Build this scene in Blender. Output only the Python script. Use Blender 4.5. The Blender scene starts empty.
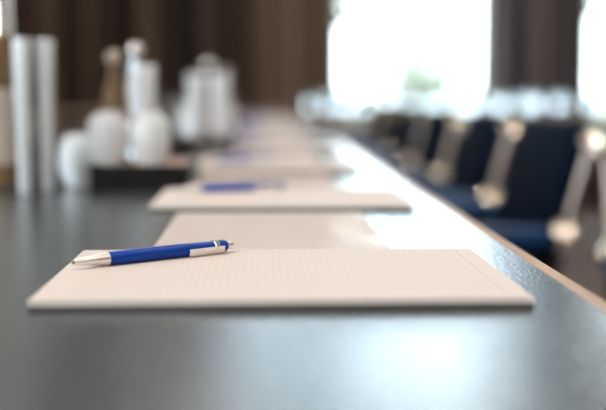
import bpy, bmesh, math, random
from mathutils import Vector, Matrix
random.seed(7)
PI = math.pi
SC = bpy.context.scene
COL = SC.collection

# ------------------------------------------------------------------ camera
TABLE = 0.75                       # table top height
cam_d = bpy.data.cameras.new('camera')
cam = bpy.data.objects.new('camera', cam_d); COL.objects.link(cam)
cam.location = (0, 0, TABLE + 0.1305)
cam.rotation_euler = (math.radians(90 - 5.95), 0, math.radians(-2.12))
cam_d.sensor_width = 36; cam_d.lens = 65.5
cam_d.clip_start = 0.02; cam_d.clip_end = 200
cam_d.dof.use_dof = True
cam_d.dof.focus_distance = 0.81
cam_d.dof.aperture_fstop = 2.7
cam_d.dof.aperture_blades = 9
cam_d.dof.aperture_rotation = 0.2
SC.camera = cam
SC.view_settings.view_transform = 'Standard'
SC.view_settings.look = 'None'
SC.view_settings.exposure = 0.0
SC.view_settings.gamma = 1
SC.view_settings.use_curve_mapping = False

# ------------------------------------------------------------------ daylight
w = bpy.data.worlds.new('overcast_sky'); SC.world = w
w.use_nodes = True
bg = w.node_tree.nodes['Background']
bg.inputs[0].default_value = (0.82, 0.93, 1.0, 1)
bg.inputs[1].default_value = 11.0

# ------------------------------------------------------------------ warm ceiling downlights (out of view, positions chosen for the light)
CEIL = 3.4
def unseen_downlight(x, y, p):
    d = bpy.data.lights.new('unseen_downlight', 'AREA'); d.shape = 'DISK'; d.size = 0.11
    d.energy = p; d.color = (1.0, 0.875, 0.77)
    o = bpy.data.objects.new('unseen_downlight', d); COL.objects.link(o)
    o.location = (x, y, CEIL - 0.03)
for lx in (-1.9, -0.35, 1.2, 2.75):
    for ly in (-1.4, 0.2, 1.8, 3.4, 5.0, 6.6):  # farthest row added to brighten the curtains
        unseen_downlight(lx, ly, 8.8)

# ------------------------------------------------------------------ materials
def mat(name, color, rough=0.5, metal=0.0, **kw):
    m = bpy.data.materials.new(name); m.use_nodes = True
    b = m.node_tree.nodes['Principled BSDF']
    b.inputs['Base Color'].default_value = (*color, 1)
    b.inputs['Roughness'].default_value = rough
    b.inputs['Metallic'].default_value = metal
    for k, v in kw.items():
        b.inputs[k.replace('_', ' ')].default_value = v
    return m
def noise_col(m, c1, c2, scale=(8, 8, 8), detail=3, bump=0.0, dist=0.002, lo=.35, hi=.65):
    nt = m.node_tree; N = nt.nodes; L = nt.links; b = N['Principled BSDF']
    tc = N.new('ShaderNodeTexCoord'); mp = N.new('ShaderNodeMapping'); mp.inputs['Scale'].default_value = scale
    nz = N.new('ShaderNodeTexNoise'); nz.inputs['Scale'].default_value = 1; nz.inputs['Detail'].default_value = detail
    cr = N.new('ShaderNodeValToRGB')
    cr.color_ramp.elements[0].position = lo; cr.color_ramp.elements[1].position = hi
    cr.color_ramp.elements[0].color = (*c1, 1); cr.color_ramp.elements[1].color = (*c2, 1)
    L.new(tc.outputs['Object'], mp.inputs[0]); L.new(mp.outputs[0], nz.inputs['Vector'])
    L.new(nz.outputs['Fac'], cr.inputs[0]); L.new(cr.outputs[0], b.inputs['Base Color'])
    if bump:
        bp = N.new('ShaderNodeBump'); bp.inputs['Strength'].default_value = bump; bp.inputs['Distance'].default_value = dist
        L.new(nz.outputs['Fac'], bp.inputs['Height']); L.new(bp.outputs[0], b.inputs['Normal'])
    return m

M = {}
M['table'] = noise_col(mat('grey_laminate', (.06, .07, .075), 0.19), (.024, .032, .037), (.098, .115, .123), (340, 300, 340), 2, bump=.5, dist=.0010)
M['edge'] = noise_col(mat('beech_lipping', (.5, .36, .27), 0.6, Specular_IOR_Level=.2), (.34, .235, .17), (.46, .33, .25), (60, 4, 60), 3)
M['page_edge'] = noise_col(mat('page_edges', (.7, .62, .56), 0.8), (.55, .49, .44), (.72, .65, .6), (8, 8, 2500), 2)
M['board'] = mat('grey_board', (.07, .06, .055), 0.8)
M['silver'] = mat('satin_silver', (.86, .84, .81), 0.27, 1.0)
M['chrome'] = mat('chrome', (.9, .87, .83), 0.10, 1.0)
M['dark_tip'] = mat('dark_steel', (.12, .12, .12), 0.3, 1.0)
M['blue'] = mat('blue_plastic', (.0015, .05, .36), 0.28, 0.0, Specular_IOR_Level=.22)
M['navy'] = noise_col(mat('navy_upholstery', (.01, .022, .05), 0.7, Specular_IOR_Level=.04), (.0025, .0065, .016), (.004, .010, .024), (160, 160, 160), 2)
M['arm'] = mat('blue_leather', (.006, .05, .15), 0.42, Specular_IOR_Level=.3)
M['frame'] = mat('brushed_frame', (.55, .46, .41), 0.34, 0.85)
M['black_steel'] = mat('black_steel', (.02, .018, .017), 0.5)
M['glint_cap'] = mat('polished_glint_cap', (.95, .86, .74), 0.14, 1.0)
M['wall'] = noise_col(mat('wall_paint', (.5, .44, .38), 0.8), (.40, .35, .30), (.45, .39, .34), (3, 3, 3))
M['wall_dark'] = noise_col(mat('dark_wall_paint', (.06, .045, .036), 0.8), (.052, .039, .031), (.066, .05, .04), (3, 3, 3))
M['ceiling'] = mat('ceiling_paint', (.72, .70, .67), 0.9)
M['floor'] = noise_col(mat('brown_carpet', (.16, .10, .07), 0.85), (.062, .034, .022), (.085, .049, .033), (30, 30, 30), 4)
M['curtain'] = noise_col(mat('brown_curtain', (.11, .07, .045), 0.75), (.008, .005, .003), (.19, .125, .082), (4.0, 4.0, .03), 3, lo=.44, hi=.66)  # fold shading put into the colour as vertical dark and light streaks
M['curtain_grey'] = noise_col(mat('taupe_curtain', (.11, .09, .085), 0.75), (.03, .03, .042), (.30, .255, .25), (4.5, 4.5, .03), 2, lo=.40, hi=.60)  # same streaked fold shading in the colour
M['curtain_light'] = noise_col(mat('light_brown_curtain', (.24, .17, .12), 0.75), (.12, .08, .055), (.30, .215, .155), (5, 5, .05), 2, lo=.36, hi=.64)  # lighter brown, fold shading painted in as streaks
M['white_frame'] = mat('white_window_frame', (.75, .76, .76), 0.5)
M['tray'] = mat('black_tray', (.006, .005, .005), 0.55, Specular_IOR_Level=.2)
M['tray_mat'] = mat('beige_mat', (.42, .31, .26), 0.8)
def white_glass(name, col, thru):
    m = bpy.data.materials.new(name); m.use_nodes = True
    nt = m.node_tree; N = nt.nodes; L = nt.links; N.clear()
    out = N.new('ShaderNodeOutputMaterial'); df = N.new('ShaderNodeBsdfDiffuse'); tl = N.new('ShaderNodeBsdfTranslucent'); gl = N.new('ShaderNodeBsdfGlossy')
    df.inputs[0].default_value = (*col, 1); tl.inputs[0].default_value = (*col, 1); gl.inputs['Roughness'].default_value = .12
    m1 = N.new('ShaderNodeMixShader'); m1.inputs[0].default_value = thru; m2 = N.new('ShaderNodeMixShader'); m2.inputs[0].default_value = .12
    L.new(df.outputs[0], m1.inputs[1]); L.new(tl.outputs[0], m1.inputs[2]); L.new(m1.outputs[0], m2.inputs[1]); L.new(gl.outputs[0], m2.inputs[2]); L.new(m2.outputs[0], out.inputs[0])
    return m
def see_through(m, f):
    nt = m.node_tree; out = next(n for n in nt.nodes if n.type == 'OUTPUT_MATERIAL'); src = out.inputs[0].links[0].from_socket
    tr = nt.nodes.new('ShaderNodeBsdfTransparent'); mx = nt.nodes.new('ShaderNodeMixShader'); mx.inputs[0].default_value = f
    nt.links.new(src, mx.inputs[1]); nt.links.new(tr.outputs[0], mx.inputs[2]); nt.links.new(mx.outputs[0], out.inputs[0])
M['glare_glass'] = white_glass('glare_white_glass', (.93, .97, 1.0), .25)  # white colour stands in for lamp and window reflections on glass
see_through(M['glare_glass'], .25)
M['ice'] = mat('clear_round_glass', (.90, .96, 1.0), 0.08, 0.0, Transmission_Weight=1.0, IOR=1.40)
M['soft_glass'] = mat('pale_round_glass', (.95, .98, 1.0), 0.22, 0.0, Transmission_Weight=.40, IOR=1.40)  # pale diffuse share brightens the glass in place of window glints
M['amber'] = mat('amber_juice', (.30, .19, .10), 0.12, 0.0, Transmission_Weight=0.55, IOR=1.35)
M['label'] = mat('cream_label', (.42, .34, .28), 0.6)
M['clear_glass'] = mat('clear_glass', (.95, .98, 1), 0.02, 0.0, Transmission_Weight=1.0, IOR=1.45)
M['grass'] = noise_col(mat('lawn', (.04, .08, .025), 0.9), (.20, .25, .16), (.28, .32, .23), (3, 3, 3))
M['leaf'] = noise_col(mat('green_leaf', (.04, .075, .025), 0.6), (.17, .22, .13), (.26, .30, .20), (5, 5, 5))  # window glare put into the leaf colour as a paler green
M['bark'] = noise_col(mat('bark', (.2, .15, .11), 0.9), (.15, .11, .08), (.25, .2, .15), (12, 12, 3))

def thin_clear(name, tint, rough, ior, base=0.0):
    m = bpy.data.materials.new(name); m.use_nodes = True
    nt = m.node_tree; N = nt.nodes; L = nt.links; N.clear()
    out = N.new('ShaderNodeOutputMaterial'); tr = N.new('ShaderNodeBsdfTransparent'); tr.inputs[0].default_value = (*tint, 1)
    gl = N.new('ShaderNodeBsdfGlossy'); gl.inputs['Roughness'].default_value = rough
    lw = N.new('ShaderNodeLayerWeight'); lw.inputs[0].default_value = .5
    pw = N.new('ShaderNodeMath'); pw.operation = 'POWER'; pw.inputs[1].default_value = 5; L.new(lw.outputs['Facing'], pw.inputs[0])
    fr = N.new('ShaderNodeMath'); fr.operation = 'MULTIPLY_ADD'; fr.inputs[1].default_value = ior; fr.inputs[2].default_value = .02
    L.new(pw.outputs[0], fr.inputs[0])
    mx = N.new('ShaderNodeMixShader')
    L.new(fr.outputs[0], mx.inputs[0]); L.new(tr.outputs[0], mx.inputs[1]); L.new(gl.outputs[0], mx.inputs[2])
    L.new(mx.outputs[0], out.inputs[0])
    return m
M['pane'] = thin_clear('window_glass', (.97, .985, .98), 0.0, .9)
M['added_tinted_pane'] = thin_clear('added_window_tinted_glass', (.78, .83, .86), 0.0, .9)  # tint dims the added high window's reflection on the table
M['film'] = thin_clear('clear_film', (.95, .95, .95), 0.12, .06)

def paper_material():
    """cream page with a faint 5 mm grid that stops at a margin line"""
    m = mat('ruled_page', (.645, .568, .522), 0.7)
    nt = m.node_tree; N = nt.nodes; L = nt.links; b = N['Principled BSDF']
    tc = N.new('ShaderNodeTexCoord'); sp = N.new('ShaderNodeSeparateXYZ'); L.new(tc.outputs['Object'], sp.inputs[0])
    def mth(op, a, bb=None, c=None):
        n = N.new('ShaderNodeMath'); n.operation = op
        for i, v in enumerate((a, bb, c)):
            if v is None: continue
            if isinstance(v, (int, float)): n.inputs[i].default_value = v
            else: L.new(v, n.inputs[i])
        return n.outputs[0]
    def lines(v, pitch, width):
        f = mth('FRACT', mth('DIVIDE', mth('ADD', v, 1.0), pitch))
        return mth('LESS_THAN', f, width / pitch)
    g = mth('MAXIMUM', lines(sp.outputs[0], .005, .0006), lines(sp.outputs[1], .005, .0006))
    inx = mth('LESS_THAN', mth('ABSOLUTE', sp.outputs[0]), .133)
    iny = mth('LESS_THAN', mth('ABSOLUTE', sp.outputs[1]), .093)
    g = mth('MULTIPLY', mth('MULTIPLY', g, mth('MULTIPLY', inx, iny)), .22)
    mx_ = mth('LESS_THAN', mth('ABSOLUTE', mth('SUBTRACT', sp.outputs[0], .137)), .0006)
    g = mth('MAXIMUM', g, mth('MULTIPLY', mth('MULTIPLY', mx_, iny), .38))
    mix = N.new('ShaderNodeMix'); mix.data_type = 'RGBA'
    mix.inputs[6].default_value = (.645, .568, .522, 1); mix.inputs[7].default_value = (.36, .30, .30, 1)
    L.new(g, mix.inputs[0]); L.new(mix.outputs[2], b.inputs['Base Color'])
    return m
M['page'] = paper_material()
M['sheet'] = mat('printed_sheet', (.74, .645, .585), 0.7, Specular_IOR_Level=.08)

# ------------------------------------------------------------------ mesh helpers
def box(bm, x0, x1, y0, y1, z0, z1, bev=0, seg=2):
    r = bmesh.ops.create_cube(bm, size=1)
    vs = r['verts']
    for v in vs:
        v.co = Vector((x0 + (v.co.x + .5) * (x1 - x0), y0 + (v.co.y + .5) * (y1 - y0), z0 + (v.co.z + .5) * (z1 - z0)))
    if bev:
        es = list({e for v in vs for e in v.link_edges})
        r2 = bmesh.ops.bevel(bm, geom=es, offset=bev, segments=seg, affect='EDGES', profile=.5, clamp_overlap=True)
        vs = list({v for f in r2['faces'] for v in f.verts} | {v for v in vs if v.is_valid})
    return vs
def lathe(bm, prof, n=28, c=(0, 0, 0), axis='Z'):
    """prof: (h, r) pairs; first and last rings are capped"""
    rings = []
    for h, r in prof:
        ring = []
        for k in range(n):
            a = 2 * PI * k / n
            p = (r * math.cos(a), r * math.sin(a), h) if axis == 'Z' else (h, r * math.cos(a), r * math.sin(a))
            ring.append(bm.verts.new(Vector(p) + Vector(c)))
        rings.append(ring)
    for a, b in zip(rings, rings[1:]):
        for k in range(n):
            bm.faces.new((a[k], a[(k + 1) % n], b[(k + 1) % n], b[k]))
    bm.faces.new(rings[0][::-1]); bm.faces.new(rings[-1])
    bmesh.ops.recalc_face_normals(bm, faces=bm.faces)
def tube(bm, pts, r, n=12, flat=1.0, up=(0, 1, 0)):
    """sweep an ellipse (r by r*flat, flat axis along `up`) along a path"""
    pts = [Vector(p) for p in pts]; up = Vector(up).normalized(); rings = []
    for i, p in enumerate(pts):
        t = (pts[min(i + 1, len(pts) - 1)] - pts[max(i - 1, 0)]).normalized()
        s = t.cross(up).normalized(); u = s.cross(t).normalized()
        rings.append([bm.verts.new(p + s * r * math.cos(2 * PI * k / n) + u * r * flat * math.sin(2 * PI * k / n)) for k in range(n)])
    for a, b in zip(rings, rings[1:]):
        for k in range(n):
            bm.faces.new((a[k], a[(k + 1) % n], b[(k + 1) % n], b[k]))
    bm.faces.new(rings[0][::-1]); bm.faces.new(rings[-1])
    bmesh.ops.recalc_face_normals(bm, faces=bm.faces)
def obj(name, bm, m, parent=None, smooth=False, loc=None):
    me = bpy.data.meshes.new(name); bm.to_mesh(me); bm.free()
    o = bpy.data.objects.new(name, me); COL.objects.link(o)
    if m: me.materials.append(m)
    if smooth:
        for p in me.polygons: p.use_smooth = True
        try: me.set_sharp_from_angle(angle=math.radians(40))
        except Exception: pass
    if parent: o.parent = parent
    if loc: o.location = loc
    return o
def tag(o, label=None, cat=None, group=None, kind='thing'):
    if label: o['label'] = label
    if cat: o['category'] = cat
    if group: o['group'] = group
    if kind: o['kind'] = kind
    return o
def thing(name, label, cat, loc=(0, 0, 0), rz=0, group=None):
    o = bpy.data.objects.new(name, None); COL.objects.link(o)
    o.location = loc; o.rotation_euler = (0, 0, rz); o.empty_display_size = .05
    return tag(o, label, cat, group)
def dup(root, loc, label, rz=0, group=None):
    r = root.copy(); COL.objects.link(r); r.location = loc; r.rotation_euler = (0, 0, rz)
    r['label'] = label
    if group: r['group'] = group
    for ch in root.children:
        c = ch.copy(); COL.objects.link(c); c.parent = r
        for g in ch.children:
            d = g.copy(); COL.objects.link(d); d.parent = c
    return r
def struct(name, bm, m, parent=None):
    o = obj(name, bm, m, parent)
    if not parent: o['kind'] = 'structure'
    return o
def sbox(name, m, *dims, parent=None, bev=0):
    bm = bmesh.new(); box(bm, *dims, bev=bev); return struct(name, bm, m, parent)

# ------------------------------------------------------------------ the room
XL, XR, YB, YF = -3.2, 4.4, -3.0, 8.4
WIN = [(0.535, 1.73), (2.46, 3.66)]
SILL, HEAD = 0.60, 1.8
CLX0, CLX1, CLZ0, CLZ1 = -.25, 2.10, 2.0, 3.27  # unseen high window, added for the bright reflection on the table
sbox('floor', M['floor'], XL - .2, XR + .2, YB - .2, YF + .2, -.1, 0)
sbox('ceiling', M['ceiling'], XL - .2, XR + .2, YB - .2, YF + .2, CEIL, CEIL + .1)
LW0, LW1, LZ0, LZ1 = -2.4, .5, .7, 2.9  # unseen left window, added to throw daylight on the glasses
bm = bmesh.new()
box(bm, XL - .2, XL, YB, LW0, 0, CEIL); box(bm, XL - .2, XL, LW1, YF, 0, CEIL)
box(bm, XL - .2, XL, LW0, LW1, 0, LZ0); box(bm, XL - .2, XL, LW0, LW1, LZ1, CEIL)
struct('wall_left', bm, M['wall'])
bm = bmesh.new()
for a, b in ((LW0, LW0 + .05), ((LW0 + LW1) / 2 - .025, (LW0 + LW1) / 2 + .025), (LW1 - .05, LW1)): box(bm, XL - .14, XL - .08, a, b, LZ0, LZ1)
box(bm, XL - .14, XL - .08, LW0 + .05, LW1 - .05, LZ0, LZ0 + .05); box(bm, XL - .14, XL - .08, LW0 + .05, LW1 - .05, LZ1 - .05, LZ1)
struct('window_3', bm, M['white_frame'])  # frame of the added unseen left window
sbox('wall_right', M['wall'], XR, XR + .2, YB, YF, 0, CEIL)
sbox('wall_back', M['wall'], XL - .2, XR + .2, YB - .2, YB, 0, CEIL)
bm = bmesh.new()
xs = [XL - .2] + [x for ab in WIN for x in ab] + [XR + .2]
for k in range(0, len(xs), 2): box(bm, xs[k], xs[k + 1], YF, YF + .2, SILL, HEAD)
box(bm, XL - .2, XR + .2, YF, YF + .2, 0, SILL); box(bm, XL - .2, XR + .2, YF, YF + .2, HEAD, CLZ0); box(bm, XL - .2, XR + .2, YF, YF + .2, CLZ1, CEIL)
box(bm, XL - .2, CLX0, YF, YF + .2, CLZ0, CLZ1); box(bm, CLX1, XR + .2, YF, YF + .2, CLZ0, CLZ1)
struct('wall_far', bm, M['wall_dark'])
for i, (a, b) in enumerate(WIN):
    bm = bmesh.new(); t = .055
    y0, y1 = YF + .07, YF + .13
    box(bm, a, a + t, y0, y1, SILL, HEAD); box(bm, b - t, b, y0, y1, SILL, HEAD)
    box(bm, a + t, b - t, y0, y1, SILL, SILL + t); box(bm, a + t, b - t, y0, y1, HEAD - t, HEAD)
    c = (a + b) / 2
    box(bm, c - .03, c + .03, y0, y1, SILL + t, HEAD - t)
    wf = struct('window_%d' % (i + 1), bm, M['white_frame'])
    bm = bmesh.new(); box(bm, a + t, c - .03, YF + .095, YF + .101, SILL + t, HEAD - t); box(bm, c + .03, b - t, YF + .095, YF + .101, SILL + t, HEAD - t)
    obj('pane', bm, M['pane'], wf)
    bm = bmesh.new(); box(bm, a - .03, b + .03, YF - .05, YF + .068, SILL - .03, SILL, .005)
    obj('window_sill', bm, M['white_frame'], wf)

bm = bmesh.new()
box(bm, CLX0, CLX0 + .05, YF + .07, YF + .13, CLZ0, CLZ1); box(bm, CLX1 - .05, CLX1, YF + .07, YF + .13, CLZ0, CLZ1)
box(bm, CLX0 + .05, CLX1 - .05, YF + .07, YF + .13, CLZ0, CLZ0 + .05); box(bm, CLX0 + .05, CLX1 - .05, YF + .07, YF + .13, CLZ1 - .05, CLZ1)
cw = struct('window_4', bm, M['white_frame'])  # frame of the added unseen high window
bm = bmesh.new(); box(bm, CLX0 + .05, CLX1 - .05, YF + .095, YF + .101, CLZ0 + .05, CLZ1 - .05); obj('pane', bm, M['added_tinted_pane'], cw)
def curtain(x0, x1, m, label, pitch=.26, amp=.07, seed=0, y=YF - .14):
    rnd = random.Random(seed)
    bm = bmesh.new(); n = int((x1 - x0) / .012); cols = []
    ph = rnd.random() * 6
    for k in range(n + 1):
        x = x0 + (x1 - x0) * k / n
        a = 2 * PI * (x - x0) / pitch + ph + .9 * math.sin((x - x0) * 5.1 + seed)
        d = amp * (math.sin(a) + .35 * math.sin(2.3 * a + 1)) * (.75 + .25 * math.sin(x * 7 + seed))
        col = []
        for z in (.015, .5, 1.0, 1.5, 1.95):
            s = 1 - .25 * (z / CEIL)
            col.append((bm.verts.new((x, y + d * s, z)), bm.verts.new((x, y + d * s + .006, z))))
        cols.append(col)
    for c0, c1 in zip(cols, cols[1:]):
        for j in range(4):
            bm.faces.new((c0[j][0], c1[j][0], c1[j + 1][0], c0[j + 1][0]))
            bm.faces.new((c0[j][1], c0[j + 1][1], c1[j + 1][1], c1[j][1]))
        bm.faces.new((c0[0][0], c0[0][1], c1[0][1], c1[0][0])); bm.faces.new((c0[4][0], c1[4][0], c1[4][1], c0[4][1]))
    for c, f in ((cols[0], 1), (cols[-1], 0)):
        for j in range(4): bm.faces.new((c[j][0], c[j + 1][0], c[j + 1][1], c[j][1]))
    bmesh.ops.recalc_face_normals(bm, faces=bm.faces)
    o = obj('curtain', bm, m, smooth=True)
    tag(o, label, 'curtain', 'floor-length curtains on the far wall')
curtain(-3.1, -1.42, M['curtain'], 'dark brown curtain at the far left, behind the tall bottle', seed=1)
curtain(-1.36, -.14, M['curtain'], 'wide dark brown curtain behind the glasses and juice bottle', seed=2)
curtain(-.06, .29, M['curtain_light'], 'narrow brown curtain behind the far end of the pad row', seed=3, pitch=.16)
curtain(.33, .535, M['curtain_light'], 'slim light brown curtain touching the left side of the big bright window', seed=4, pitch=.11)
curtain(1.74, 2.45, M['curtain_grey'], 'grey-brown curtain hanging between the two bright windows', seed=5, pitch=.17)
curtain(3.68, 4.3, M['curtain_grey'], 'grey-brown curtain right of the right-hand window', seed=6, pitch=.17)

# ------------------------------------------------------------------ garden outside
sbox('ground', M['grass'], -25, 30, YF + .22, 60, -.25, -.15)
def leaves(bm, c, rx, ry, rz, n, s, rnd):
    for _ in range(n):
        while True:
            p = Vector((rnd.uniform(-1, 1), rnd.uniform(-1, 1), rnd.uniform(-1, 1)))
            if .3 < p.length < 1: break
        p = Vector((p.x * rx, p.y * ry, p.z * rz)) + Vector(c)
        u = Vector((rnd.gauss(0, 1), rnd.gauss(0, 1), rnd.gauss(0, 1))).normalized(); v = u.orthogonal().normalized()
        w_ = u.cross(v) * .15
        q = [p + u * s, p + v * s * .5 + w_ * s, p - u * s, p - v * s * .5 + w_ * s]
        bm.faces.new([bm.verts.new(x) for x in q])
def shrub(x, y, r, h, label, seed):
    rnd = random.Random(seed)
    t = thing('garden_shrub', label, 'shrub', (x, y, -.15), group='shrubs outside the windows')
    bm = bmesh.new(); leaves(bm, (0, 0, h * .55), r, r * .8, h * .45, 1500, .055, rnd); obj('foliage', bm, M['leaf'], t)
    bm = bmesh.new()
    for k in range(6):
        a = k * PI / 3
        tube(bm, [(0.03 * math.cos(a), .03 * math.sin(a), 0), (r * .3 * math.cos(a), r * .3 * math.sin(a), h * .4), (r * .6 * math.cos(a), r * .6 * math.sin(a), h * .85)], .012, 6, up=(.3, .5, .1))
    obj('stem', bm, M['bark'], t)
def tree(x, y, h, r, label, seed):
    rnd = random.Random(seed)
    t = thing('garden_tree', label, 'tree', (x, y, -.15), group='trees outside the windows')
    bm = bmesh.new()
    for k in range(6):
        a = k * 1.1 + rnd.random()
        leaves(bm, (math.cos(a) * r * .55, math.sin(a) * r * .5, h * (.5 + .08 * k)), r * .55, r * .55, r * .4, 150, .10, rnd)
    obj('crown', bm, M['leaf'], t)
    bm = bmesh.new(); tube(bm, [(0, 0, 0), (.04, 0, h * .3), (-.03, .03, h * .6), (0, 0, h * .9)], .09, 8)
    for k in range(5):
        a = k * 1.3; z = h * (.4 + .08 * k)
        tube(bm, [(0, 0, z), (math.cos(a) * r * .4, math.sin(a) * r * .4, z + .35), (math.cos(a) * r * .75, math.sin(a) * r * .75, z + .5)], .03, 6, up=(.2, .4, .3))
    obj('trunk', bm, M['bark'], t, True)
shrub(1.65, 11.4, .50, 1.5, 'bushy green shrub low in the middle of the large bright window', 11)
shrub(2.45, 12.2, .5, 1.05, 'green shrub low at the right of the large bright window', 12)
shrub(0.72, 10.9, .5, 1.05, 'green shrub low at the left of the large bright window', 13)
shrub(4.05, 11.6, .6, 1.1, 'green shrub seen through the right-hand window', 14)
tree(0.62, 13.5, 4.2, .75, 'slender tree seen along the left side of the large window', 21)
tree(3.75, 13.2, 4.4, .8, 'slender tree seen along the left side of the right-hand window', 22)

# ------------------------------------------------------------------ tables
TX0, TX1, TY0, TY1 = -.60, .214, -.55, 5.75
def table(name, label, x0, x1, y0, y1, lip, legs):
    t = thing(name, label, 'table', ((x0 + x1) / 2, (y0 + y1) / 2, 0))
    cx, cy = (x0 + x1) / 2, (y0 + y1) / 2
    bm = bmesh.new(); box(bm, x0 + lip - cx, x1 - lip - cx, y0 + lip - cy, y1 - lip - cy, TABLE - .03, TABLE); obj('tabletop', bm, M['table'], t)
    bm = bmesh.new()
    for d in ((x0, x0 + lip, y0, y1), (x1 - lip, x1, y0, y1), (x0 + lip, x1 - lip, y0, y0 + lip), (x0 + lip, x1 - lip, y1 - lip, y1)):
        box(bm, d[0] - cx, d[1] - cx, d[2] - cy, d[3] - cy, TABLE - .032, TABLE + .0002, .0015, 1)
    e = obj('edge_band', bm, M['edge'], t); e['label'] = 'pale wooden edge strip'
    for lx, ly in legs:
        bm = bmesh.new(); lathe(bm, [(0, .028), (.02, .03), (.03, .022), (TABLE - .04, .022), (TABLE - .033, .05), (TABLE - .0325, .05)], 16, (lx - cx, ly - cy, 0))
        obj('leg', bm, M['frame'], t, True)
    return t
table('conference_table', 'long grey conference table with a pale wooden edge, running away from the camera', TX0, TX1, TY0, TY1, .012,
      [(x, y) for x in (-.5, .1) for y in (-.4, 1.1, 2.695, 4.135, 5.575)])
CY0, CY1 = 6.85, 7.5
table('cross_table', 'distant cross table set with glasses before the curtains and windows', -1.5, 3.6, CY0, CY1, .012,
      [(x, y) for x in (-1.4, .2, 1.9, 3.5) for y in (CY0 + .08, CY1 - .08)])

# ------------------------------------------------------------------ notepads
PT = .0064
def notepad(label, x, y, rz=0):
    t = thing('notepad', label, 'notepad', (x, y, TABLE + .0002), rz, 'notepads along the table')
    bm = bmesh.new(); box(bm, -.1510, .1510, -.1035, .1035, 0, .0026); obj('backing_board', bm, M['board'], t)
    bm = bmesh.new(); box(bm, -.1510, .1510, -.1035, .1035, .00262, PT - .00022); obj('page_block', bm, M['page_edge'], t)
    bm = bmesh.new(); box(bm, -.1510, .1510, -.1035, .1035, PT - .0002, PT, .0001, 1); tp = obj('top_page', bm, M['page'], t); tp['label'] = 'cream page with faint grid and margin line'
    return t
pad_y = [.752 + .54 * k for k in range(9)]
pad_lab = ['cream notepad nearest the camera, under the sharp blue pen',
           'second notepad from the camera, cream, behind the clear document sleeve',
           'third notepad from the camera, blurred, behind the second sleeve',
           'fourth notepad from the camera along the right side of the table',
           'fifth notepad from the camera along the right side of the table',
           'sixth notepad from the camera along the right side of the table',
           'seventh notepad from the camera, far down the table',
           'eighth notepad from the camera, just before the last one',
           'last notepad at the far end of the long table']
pad_x = [.012, .022, .004, .012, .006, .012, .004, .01, .008]
pad_r = [0, -.006, .01, -.01, .008, -.006, .01, 0, .005]
pad0 = notepad(pad_lab[0], pad_x[0], pad_y[0])
for k in range(1, 9): dup(pad0, (pad_x[k], pad_y[k], TABLE + .0002), pad_lab[k], pad_r[k]).scale = (.95, 1, 1) if k == 1 else (1, 1, 1)

# clear sleeves with a printed sheet between the pads
def sleeve(label, x, y):
    t = thing('document_sleeve', label, 'document', (x, y, TABLE + .0002), 0, 'document sleeves between the notepads')
    bm = bmesh.new(); box(bm, -.104, .091, -.1485, .1485, 0, .0009); obj('printed_sheet', bm, M['sheet'], t)
    bm = bmesh.new(); nx, ny = 24, 20; g = []
    for j in range(ny + 1):
        row = []
        for i in range(nx + 1):
            x_ = -.105 + .212 * i / nx; y_ = -.1485 + .297 * j / ny
            lift = .0012 + (.0022 * max(0, (x_ - .055) / .05) ** 2 * (.6 + .4 * math.sin(y_ * 42 + .6)) + .0003 * math.sin(x_ * 60 + y_ * 25) if x_ > .055 else .0003 * (1 + math.sin(x_ * 50 + y_ * 18)))
            xx = x_ + (.004 * math.sin(y_ * 24) if i == nx else 0)
            row.append((bm.verts.new((xx, y_, lift)), bm.verts.new((xx, y_, lift - .0002))))
        g.append(row)
    for j in range(ny):
        for i in range(nx):
            a, b, c, d = g[j][i], g[j][i + 1], g[j + 1][i + 1], g[j + 1][i]
            bm.faces.new((a[0], b[0], c[0], d[0])); bm.faces.new((d[1], c[1], b[1], a[1]))
    o = obj('clear_cover', bm, M['film'], t, True); o['label'] = 'glossy clear plastic cover'
    return t
sl_y = [.755 + .105 + .160 + .54 * k for k in range(8)]
sl_lab = ['clear document sleeve with a pale sheet, just behind the front notepad'] + \
         ['clear document sleeve with a pale sheet behind the %s notepad' % s for s in ('second', 'third', 'fourth', 'fifth', 'sixth', 'seventh', 'eighth')]
s0 = sleeve(sl_lab[0], .014, sl_y[0])
for k in range(1, 8): dup(s0, (.010, sl_y[k], TABLE + .0002), sl_lab[k])

# ------------------------------------------------------------------ pens
R0 = .0050
def pen(label, loc, rz):
    t = thing('ballpoint_pen', label, 'pen', loc, rz, 'blue pens on the notepads')
    def part(name, prof, m, parent=t):
        bm = bmesh.new(); lathe(bm, prof, 32, (0, 0, R0), 'X'); return obj(name, bm, m, parent, True)
    part('refill_tip', [(0, .0004), (.0006, .0008), (.0025, .0011), (.0029, .0012)], M['dark_tip'])
    part('nose_cone', [(.0018, .0016), (.0022, .0019), (.012, .0033), (.022, .0045), (.0285, .0049)], M['silver'])
    part('barrel', [(.0286, .0047), (.029, .0049), (.045, R0), (.085, R0), (.1185, .0048), (.1190, .0046)], M['blue'])
    part('collar', [(.1191, .0046), (.1194, .0050), (.1235, .0050), (.1238, .0046)], M['chrome'])
    part('cap', [(.1239, .0046), (.1243, .0049), (.130, .0047), (.1316, .0040)], M['blue'])
    part('push_button', [(.1317, .0030), (.1320, .0032), (.1370, .0031), (.1378, .0026)], M['chrome'])
    # flat clip on the side that faces the edge of the table
    bm = bmesh.new()
    box(bm, .0940, .1262, -.0029, .0029, .0061, .0071, .0005, 2)
    box(bm, .0945, .0975, -.0020, .0020, .0052, .0064, .0003, 1)
    box(bm, .1195, .1262, -.0023, .0023, .0042, .0066, .0004, 1)
    rot = Matrix.Translation((0, 0, R0)) @ Matrix.Rotation(math.radians(104), 4, 'X')
    bm.transform(rot)
    obj('clip', bm, M['silver'], t, True)
    return t
ptop = TABLE + .0002 + PT + .0001
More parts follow.
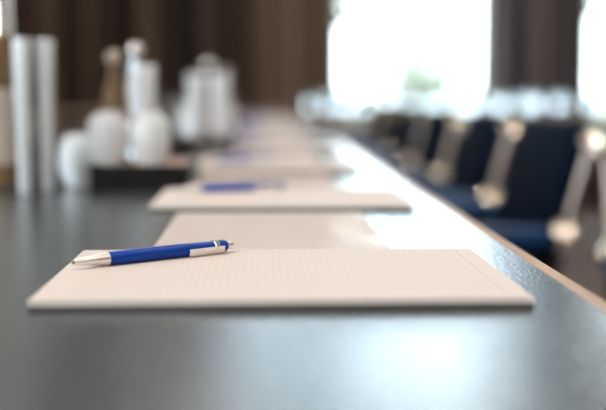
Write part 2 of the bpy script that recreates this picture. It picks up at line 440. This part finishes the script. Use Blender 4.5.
pen0 = pen('shiny blue ballpoint pen with silver tip and clip, lying on the front notepad', (-.1322, .7600, ptop), math.radians(37.9))
pen_lab = ['second', 'third', 'fourth', 'fifth', 'sixth', 'seventh', 'eighth']
for k in range(1, 9):
    lab = 'blurred blue pen lying on the %s notepad from the camera' % pen_lab[k - 1] if k < 8 else 'blurred blue pen on the last notepad at the far end'
    dup(pen0, (pad_x[k] - .137 + .014 * (k % 3), pad_y[k] + .05 - .01 * (k % 2), ptop), lab, math.radians((18, 26, 12, 30, 20, 24, 15, 22)[k - 1]))

# ------------------------------------------------------------------ trays, bottles, glasses
def tray(label, x, y, wx=.13, wy=.22):
    t = thing('serving_tray', label, 'tray', (x, y, TABLE + .0003), 0, 'black serving trays on the table')
    bm = bmesh.new(); box(bm, -wx / 2, wx / 2, -wy / 2, wy / 2, 0, .026, .004, 2)
    for d in ((-wx / 2, -wx / 2 + .006, -wy / 2, wy / 2), (wx / 2 - .006, wx / 2, -wy / 2, wy / 2), (-wx / 2 + .006, wx / 2 - .006, -wy / 2, -wy / 2 + .006), (-wx / 2 + .006, wx / 2 - .006, wy / 2 - .006, wy / 2)):
        box(bm, *d, .0262, .033, .0015, 1)
    obj('body', bm, M['tray'], t)
    bm = bmesh.new(); box(bm, -wx / 2 + .007, wx / 2 - .007, -wy / 2 + .007, wy / 2 - .007, .0263, .030); o = obj('mat', bm, M['tray_mat'], t); o['label'] = 'beige mat'
    return t
TR = TABLE + .0003 + .0301
t0 = tray('black tray with beige mat holding the amber bottle, behind the second notepad', -.160, 1.545)
dup(t0, (-.125, 2.40, TABLE + .0003), 'black tray further down the table under the second group of glasses')
dup(t0, (-.13, 3.75, TABLE + .0003), 'black tray farthest down the long table')

def tumbler_bm(r0, r1, h, inv=False, wall=.0022):
    """open drinking glass, outer radius r0 at the base and r1 at the rim"""
    prof = [(0, r0 * .9), (.003, r0), (h - .001, r1), (h, r1 - wall * .5), (h - .001, r1 - wall), (.012, r0 - wall), (.009, r0 * .5), (.009, .0005)]
    if inv: prof = [(h - a, r) for a, r in prof]
    bm = bmesh.new(); n = 28; rings = []
    for hh, r in prof:
        rings.append([bm.verts.new((r * math.cos(2 * PI * k / n), r * math.sin(2 * PI * k / n), hh)) for k in range(n)])
    for a, b in zip(rings, rings[1:]):
        for k in range(n): bm.faces.new((a[k], a[(k + 1) % n], b[(k + 1) % n], b[k]))
    bm.faces.new(rings[0][::-1]); bm.faces.new(rings[-1])
    bmesh.ops.recalc_face_normals(bm, faces=bm.faces)
    return bm
def round_glass_bm(r, h):
    bm = bmesh.new()
    lathe(bm, [(0, r * .62), (.002, r * .70), (h * .25, r * .94), (h * .5, r), (h * .75, r * .93), (h * .92, r * .70), (h * .985, r * .35), (h, r * .1)], 28)
    return bm
glass_src = {}
def glass(kind, loc, label, group=None):
    spec = {'tall': ('tall_tumbler', .0078, .0114, .195, False, 'glare_glass', 'tall white tumblers on the table'),
            'wide': ('highball_glass', .0165, .0195, .135, False, 'glare_glass', 'wide pale tumblers on the trays'),
            'low': ('round_glass', .024, .030, .078, True, 'soft_glass', 'round pale glasses on the table'),
            'clear': ('drinking_glass', .030, .037, .10, True, 'ice', 'clear glasses on the cross table')}[kind]
    if kind not in glass_src:
        o = obj(spec[0], round_glass_bm(.0112, .036) if kind == 'low' else round_glass_bm(.042, .112) if kind == 'clear' else tumbler_bm(*spec[1:5]), M[spec[5]], smooth=True); glass_src[kind] = o
    else:
        o = glass_src[kind].copy(); COL.objects.link(o)
    o.location = loc
    return tag(o, label, 'glass', group or spec[6])
def bottle(label, loc, h=.165, r=.026, m='amber', name='juice_bottle', cap='silver', lab=True):
    t = thing(name, label, 'bottle', loc, 0, 'bottles on the table')
    bm = bmesh.new(); lathe(bm, [(0, r * .85), (.004, r), (h * .55, r), (h * .68, r * .8), (h * .80, r * .45), (h * .93, r * .42), (h * .94, r * .48), (h * .95, r * .42)], 28); obj('glass_body', bm, M[m], t, True)
    bm = bmesh.new(); hc = h * .952
    lathe(bm, [(hc, r * .46), (hc + .003, r * .58), (hc + .008, r * .62), (hc + .013, r * .58), (hc + .017, r * .40), (hc + .019, r * .1)], 24); obj('bottle_cap', bm, M[cap], t, True)
    if lab:
        bm = bmesh.new(); n = 28; a = [[bm.verts.new(((r + .0006) * math.cos(2 * PI * k / n), (r + .0006) * math.sin(2 * PI * k / n), z)) for k in range(n)] for z in (h * .12, h * .5)]
        for k in range(n): bm.faces.new((a[0][k], a[0][(k + 1) % n], a[1][(k + 1) % n], a[1][k]))
        obj('paper_label', bm, M['label'], t, True)
    return t
TT = TABLE + .0003
tall = bottle('tall brown bottle with silver neck foil at the far left edge', (-.347, 1.50, TT), .265, .028)
bm = bmesh.new(); lathe(bm, [(.196, .0168), (.205, .0150), (.243, .0135), (.2432, .0150), (.256, .0150), (.258, .012)], 24); obj('neck_foil', bm, M['silver'], tall, True)
glass('tall', (-.3040, 1.42, TT), 'slender tall white tumbler next to the tall bottle at the left edge')
glass('tall', (-.2785, 1.44, TT), 'slender tall white tumbler, right one of the pair at the left edge')
glass('low', (-.252, 1.52, TT), 'large round white glass on the table right of the two slender tumblers').scale = (2.5, 2.5, 2.0)
bottle('small amber bottle at the back left of the nearer black tray', (-.211, 1.60, TR), .145, .020, 'amber', 'juice_bottle', 'label')
bottle('clear bottle with a round bright cap at the back of the nearer black tray', (-.186, 1.640, TR), .158, .018, 'clear_glass', 'water_bottle', 'silver', False)
glass('wide', (-.1665, 1.550, TR), 'tall pale tumbler beside the amber bottle on the nearer tray')
glass('low', (-.209, 1.50, TR), 'small round pale glass at the left front of the nearer tray')
glass('low', (-.152, 1.50, TR), 'small round pale glass at the right front of the nearer tray')
bottle('amber bottle on the second black tray down the table', (-.118, 2.43, TR), .155, .022)
glass('wide', (-.090, 2.36, TR), 'pale tumbler in front of the bottle on the second tray')
glass('wide', (-.140, 2.37, TR), 'pale tumbler left of the bottle on the second tray')
glass('low', (-.085, 2.44, TR), 'small round pale glass at the right of the second tray')
glass('low', (-.160, 2.46, TR), 'small round pale glass at the left back of the second tray')
bottle('amber bottle on the farthest black tray', (-.12, 3.75, TR), .155, .022)
glass('wide', (-.150, 3.71, TR), 'pale tumbler on the farthest tray')
# water glasses on the far cross table: nothing in the picture tells them apart
gl = 'clear round glass glinting on the distant cross table'
xs_ = [-.74 + .09 * k for k in range(4)] + [.34 + .083 * k for k in range(28)]
for k, x in enumerate(xs_):
    x += random.uniform(-.012, .012)
    y = CY0 + .13 + ((k * 2) % 5) * .10 + random.uniform(-.02, .02)
    glass('clear', (x, y, TT), gl)

# ------------------------------------------------------------------ chairs (local: sitter faces -X)
def armchair(label, loc, rz=0, group='navy armchairs along the right side of the table'):
    t = thing('armchair', label, 'chair', loc, rz, group)
    bm = bmesh.new(); box(bm, -.24, .20, -.228, .228, .395, .465, .025, 3); obj('seat', bm, M['navy'], t, True)
    # backrest leaning back
    bm = bmesh.new(); box(bm, -.025, .03, -.226, .226, 0, .36, .022, 3)
    for v in bm.verts:
        v.co.x += -.02 * (1 - (v.co.y / .226) ** 2) * 0 + .012 * (v.co.y / .226) ** 2 * -1
    bm.transform(Matrix.Translation((.225, 0, .468)) @ Matrix.Rotation(math.radians(15), 4, 'Y'))
    obj('backrest', bm, M['navy'], t, True)
    for s in (-1, 1):
        y = s * .245
        sl = math.tan(math.radians(15))
        def bx(z): return .225 + (z - .468) * sl
        bm = bmesh.new(); tube(bm, [(bx(.57), y, .57), (bx(.60), y, .60), (bx(.64), y, .64), (bx(.72), y, .72), (bx(.785), y, .785)], .0105, 14, .8)
        up = obj('back_upright', bm, M['frame'], t, True); up['label'] = 'brushed metal upright'
        for x, z, r in ((bx(.777), .777, .023), (bx(.607), .607, .026), (bx(.60) - .045, .590, .021)):  # domed caps added and tilted to catch glints of the downlights
            bm = bmesh.new(); n = Vector((-.12, s * .62, .75)).normalized(); R = .078; rings = []
            prof = [(R * math.sin(a_), R * math.cos(a_) - R) for a_ in [math.asin(r / R) * q / 8 for q in range(1, 9)]] + [(r, -.012)]
            for rr, hh in prof:
                rings.append([bm.verts.new((rr * math.cos(2 * PI * q / 24), rr * math.sin(2 * PI * q / 24), hh)) for q in range(24)])
            bm.faces.new(rings[0])
            for r1, r2 in zip(rings, rings[1:]):
                for q in range(24): bm.faces.new((r1[q], r1[(q + 1) % 24], r2[(q + 1) % 24], r2[q]))
            bm.faces.new(rings[-1][::-1]); bmesh.ops.recalc_face_normals(bm, faces=bm.faces)
            bm.transform(Matrix.Translation(Vector((x, y, z)) + n * .0165) @ n.to_track_quat('Z', 'Y').to_matrix().to_4x4())
            obj('glint_cap', bm, M['glint_cap'], up, True)
        bm = bmesh.new(); tube(bm, [(bx(.57), y, .569), (bx(.46), y, .46), (bx(.40), y, .38), (.235, y, .2), (.285, y, 0)], .0105, 12); obj('leg', bm, M['black_steel'], t, True)
        bm = bmesh.new(); tube(bm, [(bx(.585) - .012, y, .585), (.12, y, .563), (-.16, y, .555), (-.195, y, .545), (-.21, y, .56), (-.215, y, .40), (-.225, y, .2), (-.24, y, 0)], .011, 12); obj('leg', bm, M['black_steel'], t, True)
        bm = bmesh.new(); box(bm, -.205, .235, y - .027, y + .027, .575, .618, .016, 3)
        a = obj('armrest', bm, M['arm'], t, True); a['label'] = 'dark blue padded arm'
    return t
ch_lab = ['navy armchair nearest the camera, turned sideways and cut off by the right edge',
          'navy armchair with padded arm in full view, second from the camera at the right',
          'navy armchair third from the camera on the right side of the table',
          'navy armchair fourth from the camera on the right side of the table',
          'navy armchair fifth from the camera on the right side of the table',
          'navy armchair sixth from the camera on the right side of the table',
          'farthest navy armchair, last along the right side of the long table']
for k in range(7):
    loc = (.322 + .006 * ((k * 7) % 3 - 1), 2.09 + .72 * (k - 1) + .245, 0)
    if k == 0: ch0 = armchair(ch_lab[0], (.83, 1.55, 0), PI / 2)
    else: dup(ch0, loc, ch_lab[k])
